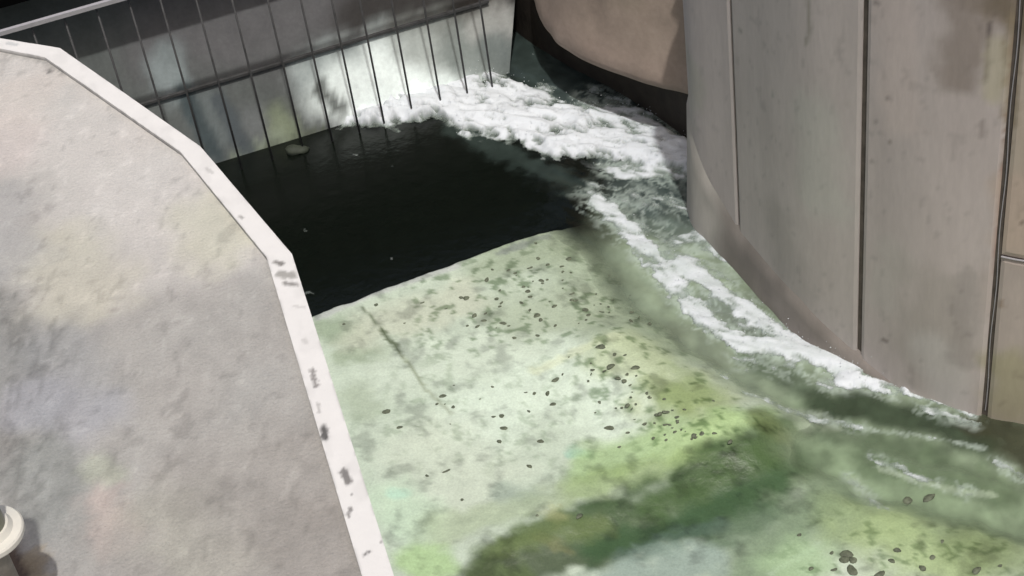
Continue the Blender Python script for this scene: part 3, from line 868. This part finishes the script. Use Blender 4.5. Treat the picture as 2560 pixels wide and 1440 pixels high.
spk = sstep(.66, .74, fbm(P[:, 0] * 11, P[:, 1] * 8, 52, 3)) - .7 * sstep(.69, .76, fbm(P[:, 0] * 13, P[:, 1] * 9, 58, 3))
c_d *= (1 - .16 * spk)[:, None]
scr = weight(P, [at(*p, DZ)[:2] for p in [(0, 780), (20, 900), (40, 1100), (40, 1250)]], .35, .6, 8)
c_d *= (1 - .22 * scr * sstep(.50, .66, fbm(P[:, 0] * 20, P[:, 1] * 11, 49, 4)))[:, None]
pink = (fbm(P[:, 0] * 2.2, P[:, 1] * 1.6, 46, 2) - .5)[:, None]
c_d *= 1 + pink * np.array([[.03, .0, -.01]])
dz = DZ + .012 * (fbm(P[:, 0] * 2, P[:, 1] * 2, 12, 4) - .5) + .02 * scr * (fbm(P[:, 0] * 14, P[:, 1] * 9, 13, 3) - .5)
gi = ins.reshape(X.shape)
fm = gi[:-1, :-1] & gi[1:, :-1] & gi[1:, 1:] & gi[:-1, 1:]
keep(mesh_obj('deck', np.hstack([P, dz[:, None]]), grid_faces(*X.shape, mask=fm), M_DECK, attrs={'Col': c_d}, smooth=True), pier)
# body of the pier below the coping
cen = np.array([-4, 9.0])
bo = [np.array(q) + (cen - np.array(q)) / np.linalg.norm(cen - np.array(q)) * .06 for q in op] + [np.array([-9, 2.0]), np.array([-9, 15.0])]
bm = bmesh.new()
lo = [bm.verts.new((*q, -5.5)) for q in bo]; hi = [bm.verts.new((*q, DZ - .05)) for q in bo]
for i in range(len(bo)):
    bm.faces.new((lo[i], lo[(i + 1) % len(bo)], hi[(i + 1) % len(bo)], hi[i]))
bm.faces.new(hi); bm.faces.new(lo[::-1])
keep(bm_obj('body', bm, M_PIER), pier)

# ------------------------------------------------------------------ flanged post at the lower left
FZ = 12.75
fp = at(-28, 1336, FZ)
pp = empty('pipe', (fp[0], fp[1], DZ), 'upright olive pipe with a cream flange at the lower left corner', 'pipe')
bm = bmesh.new(); tube(bm, (fp[0], fp[1], FZ + .03), (fp[0], fp[1], 13.7), .115, n=28)
keep(bm_obj('upper_tube', bm, M_PIPE, smooth=False), pp)
bm = bmesh.new()
prof = [(.0, -.02), (.20, -.02), (.206, -.01), (.206, .018), (.197, .03), (.15, .034), (.13, .07), (.0, .07)]
rings = [[bm.verts.new((fp[0] + r * math.cos(t), fp[1] + r * math.sin(t), FZ + h)) for t in np.linspace(0, 2 * math.pi, 40, endpoint=False)] for r, h in prof[1:-1]]
for A, B in zip(rings, rings[1:]):
    for i in range(40): bm.faces.new((A[i], A[(i + 1) % 40], B[(i + 1) % 40], B[i]))
bm.faces.new(rings[0][::-1]); bm.faces.new(rings[-1])
keep(bm_obj('flange', bm, M_FLANGE), pp)
bm = bmesh.new(); tube(bm, (fp[0], fp[1], DZ), (fp[0], fp[1], FZ - .02), .055, n=20)
keep(bm_obj('lower_tube', bm, material('weathered_tube', color=(.25, .23, .19), rough=.6, var=.3, vscale=9)), pp)

# ------------------------------------------------------------------ stones
def stone_mesh(seed):
    r = random.Random(seed)
    bm = bmesh.new()
    bmesh.ops.create_icosphere(bm, subdivisions=2, radius=1.0)
    ax = (r.uniform(.75, 1.2), r.uniform(.6, .95), r.uniform(.45, .7))
    ph = [r.uniform(0, 6) for _ in range(6)]
    for q in bm.verts:
        c = q.co.copy()
        k = 1 + .26 * math.sin(2.3 * c.x + ph[0]) + .15 * math.sin(2.9 * c.y + ph[1]) + .12 * math.sin(3.7 * c.z + 2 * c.x + ph[2])
        q.co = Vector((c.x * ax[0], c.y * ax[1], c.z * ax[2])) * k
    me = bpy.data.meshes.new('stone'); bm.to_mesh(me); bm.free()
    me.polygons.foreach_set('use_smooth', [True] * len(me.polygons))
    me.materials.append(M_STONE)
    return me
SM = [stone_mesh(k) for k in range(12)]
ng = [0]
def stone(px, py, r, label, group, ang=None, asp=1.0, kind='stone'):
    q = at(px, py, 0.1)
    zz = float(apron_z(np.array([q[:2]]))[0])
    zz = max(zz, 0.0)
    q = at(px, py, zz)
    o = bpy.data.objects.new('stone', SM[ng[0] % len(SM)]); ng[0] += 1
    COL.objects.link(o)
    o.location = (q[0], q[1], zz + r * .02)
    o.rotation_euler = (0, 0, random.gauss(.2, .6) if ang is None else ang)
    asp = random.uniform(.95, 1.55)
    r *= .85 * random.uniform(.65, 1.2)
    o.scale = (r * asp, r * .85, r * .55)
    return tag(o, label, 'stone', group)

LA = ('small dark stone scattered on the pale slab between the black pool and the yellow-green hump', 'dark stones scattered on the pale slab')
LB = ('small dark stone in the crowded patch on the green hump above the moss band', 'dark stones crowded on the green hump')
LC = ('dark stone on the yellow-green shallows in the lower right corner', 'dark stones in the yellow-green shallows')
for x, y, r in ((1165, 745, .09), (1152, 744, .07), (1240, 748, .07), (1250, 766, .06), (1186, 790, .07), (1207, 802, .07), (1214, 784, .05), (1270, 676, .06), (1289, 683, .05), (1325, 670, .065), (1369, 662, .06), (1217, 698, .06), (1320, 728, .07), (1308, 717, .05), (1324, 742, .045), (1355, 702, .07), (1303, 757, .06), (1340, 790, .08), (1352, 800, .06), (1428, 750, .07), (1440, 752, .07), (1430, 735, .055), (1462, 775, .07), (1472, 787, .06), (1465, 800, .05), (1490, 735, .04), (1420, 648, .07), (1405, 666, .045), (1285, 845, .06), (1255, 808, .05), (1272, 815, .045), (1240, 820, .04), (1012, 808, .05), (1056, 757, .05), (1168, 815, .045), (1195, 815, .045), (860, 810, .05), (1495, 832, .06), (1520, 822, .05), (1580, 780, .05), (1575, 740, .06), (1500, 868, .09), (1390, 950, .06), (1368, 985, .06), (1502, 760, .05), (1115, 772, .04), (1345, 646, .04), (1407, 700, .04), (1386, 765, .05), (940, 762, .05)):
    stone(x, y, r * random.uniform(.75, 1.0), *LA)
rs = random.Random(3)
def scatter(cx_, cy_, sx, sy, n, r0, r1, lab):
    for _ in range(n):
        stone(cx_ + rs.gauss(0, sx), cy_ + rs.gauss(0, sy), rs.uniform(r0, r1), *lab)
scatter(1380, 740, 80, 60, 26, .02, .04, LA)
scatter(1250, 1020, 110, 60, 14, .025, .045, LA)
scatter(1560, 800, 50, 40, 8, .025, .045, LA)
for x, y, r in ((1536, 887, .07), (1527, 915, .075), (1562, 888, .05), (1585, 920, .07), (1568, 936, .06), (1590, 940, .055), (1482, 925, .055), (1478, 935, .05), (1620, 885, .08), (1653, 907, .045), (1545, 945, .05), (1560, 952, .05), (1567, 1015, .06), (1590, 1010, .05), (1488, 1032, .06), (1520, 1070, .07), (1612, 1060, .06), (1648, 1035, .06), (1665, 1030, .06), (1625, 995, .05), (1660, 998, .06), (1690, 1080, .075), (1705, 1075, .07), (1735, 1088, .06), (1755, 1085, .05), (1787, 1083, .05), (1825, 1105, .075), (1780, 1003, .06), (1770, 1030, .05)):
    stone(x, y, r * random.uniform(.75, 1.0), *LB)
scatter(1690, 1040, 60, 34, 30, .025, .045, LB)
scatter(1560, 980, 60, 50, 10, .02, .04, LB)
for x, y, r in ((2246, 1376, .07), (2230, 1402, .06), (2306, 1420, .065), (2330, 1395, .06), (2442, 1425, .07), (2500, 1415, .05), (2355, 1355, .05), (2200, 1438, .08), (2026, 1422, .05), (2080, 1382, .06), (2085, 1425, .07)):
    stone(x, y, r, *LC)
stone(2268, 1253, .10, 'dark stone just off the end of the pale streak in the lower right water', None)
stone(2325, 1242, .09, 'lone dark stone under the pale streak at the lower right', None)
for x, y, r in ((2118, 1385, .11), (2132, 1400, .12), (2108, 1400, .09), (2128, 1425, .10)):
    stone(x, y, r, 'large dark green stone of the tight heap at the bottom edge', 'heaped dark green stones')
stone(1998, 1338, .06, 'dark stone alone between the moss band and the bottom right shallows', None)
stone(1446, 1292, .05, 'small black stone on the moss band beside the tan patch', None)
stone(1343, 1290, .055, 'small dark stone left of the tan patch near the bottom', None)
for x, y, r in ((1323, 1165, .05), (1068, 1190, .05), (1116, 1178, .045), (1155, 1250, .05), (1250, 1105, .06), (1352, 1103, .05), (1255, 1040, .06), (963, 1030, .08), (1000, 1068, .05), (1548, 1118, .045)):
    stone(x, y, r, 'small dark stone sparsely set on the pale slab above the dark moss band', 'sparse stones above the moss band')
q = at(746, 380, .0)
bo_ = bpy.data.objects.new('boulder', stone_mesh(31)); COL.objects.link(bo_)
bo_.location = (q[0], q[1], .03); bo_.scale = (.26, .25, .24)
bo_.data.materials.clear(); bo_.data.materials.append(material('grey_green_boulder', color=(.035, .042, .03), rough=.7, var=.3, vscale=8))
tag(bo_, 'rounded grey green boulder at the foot of the bars', 'boulder')
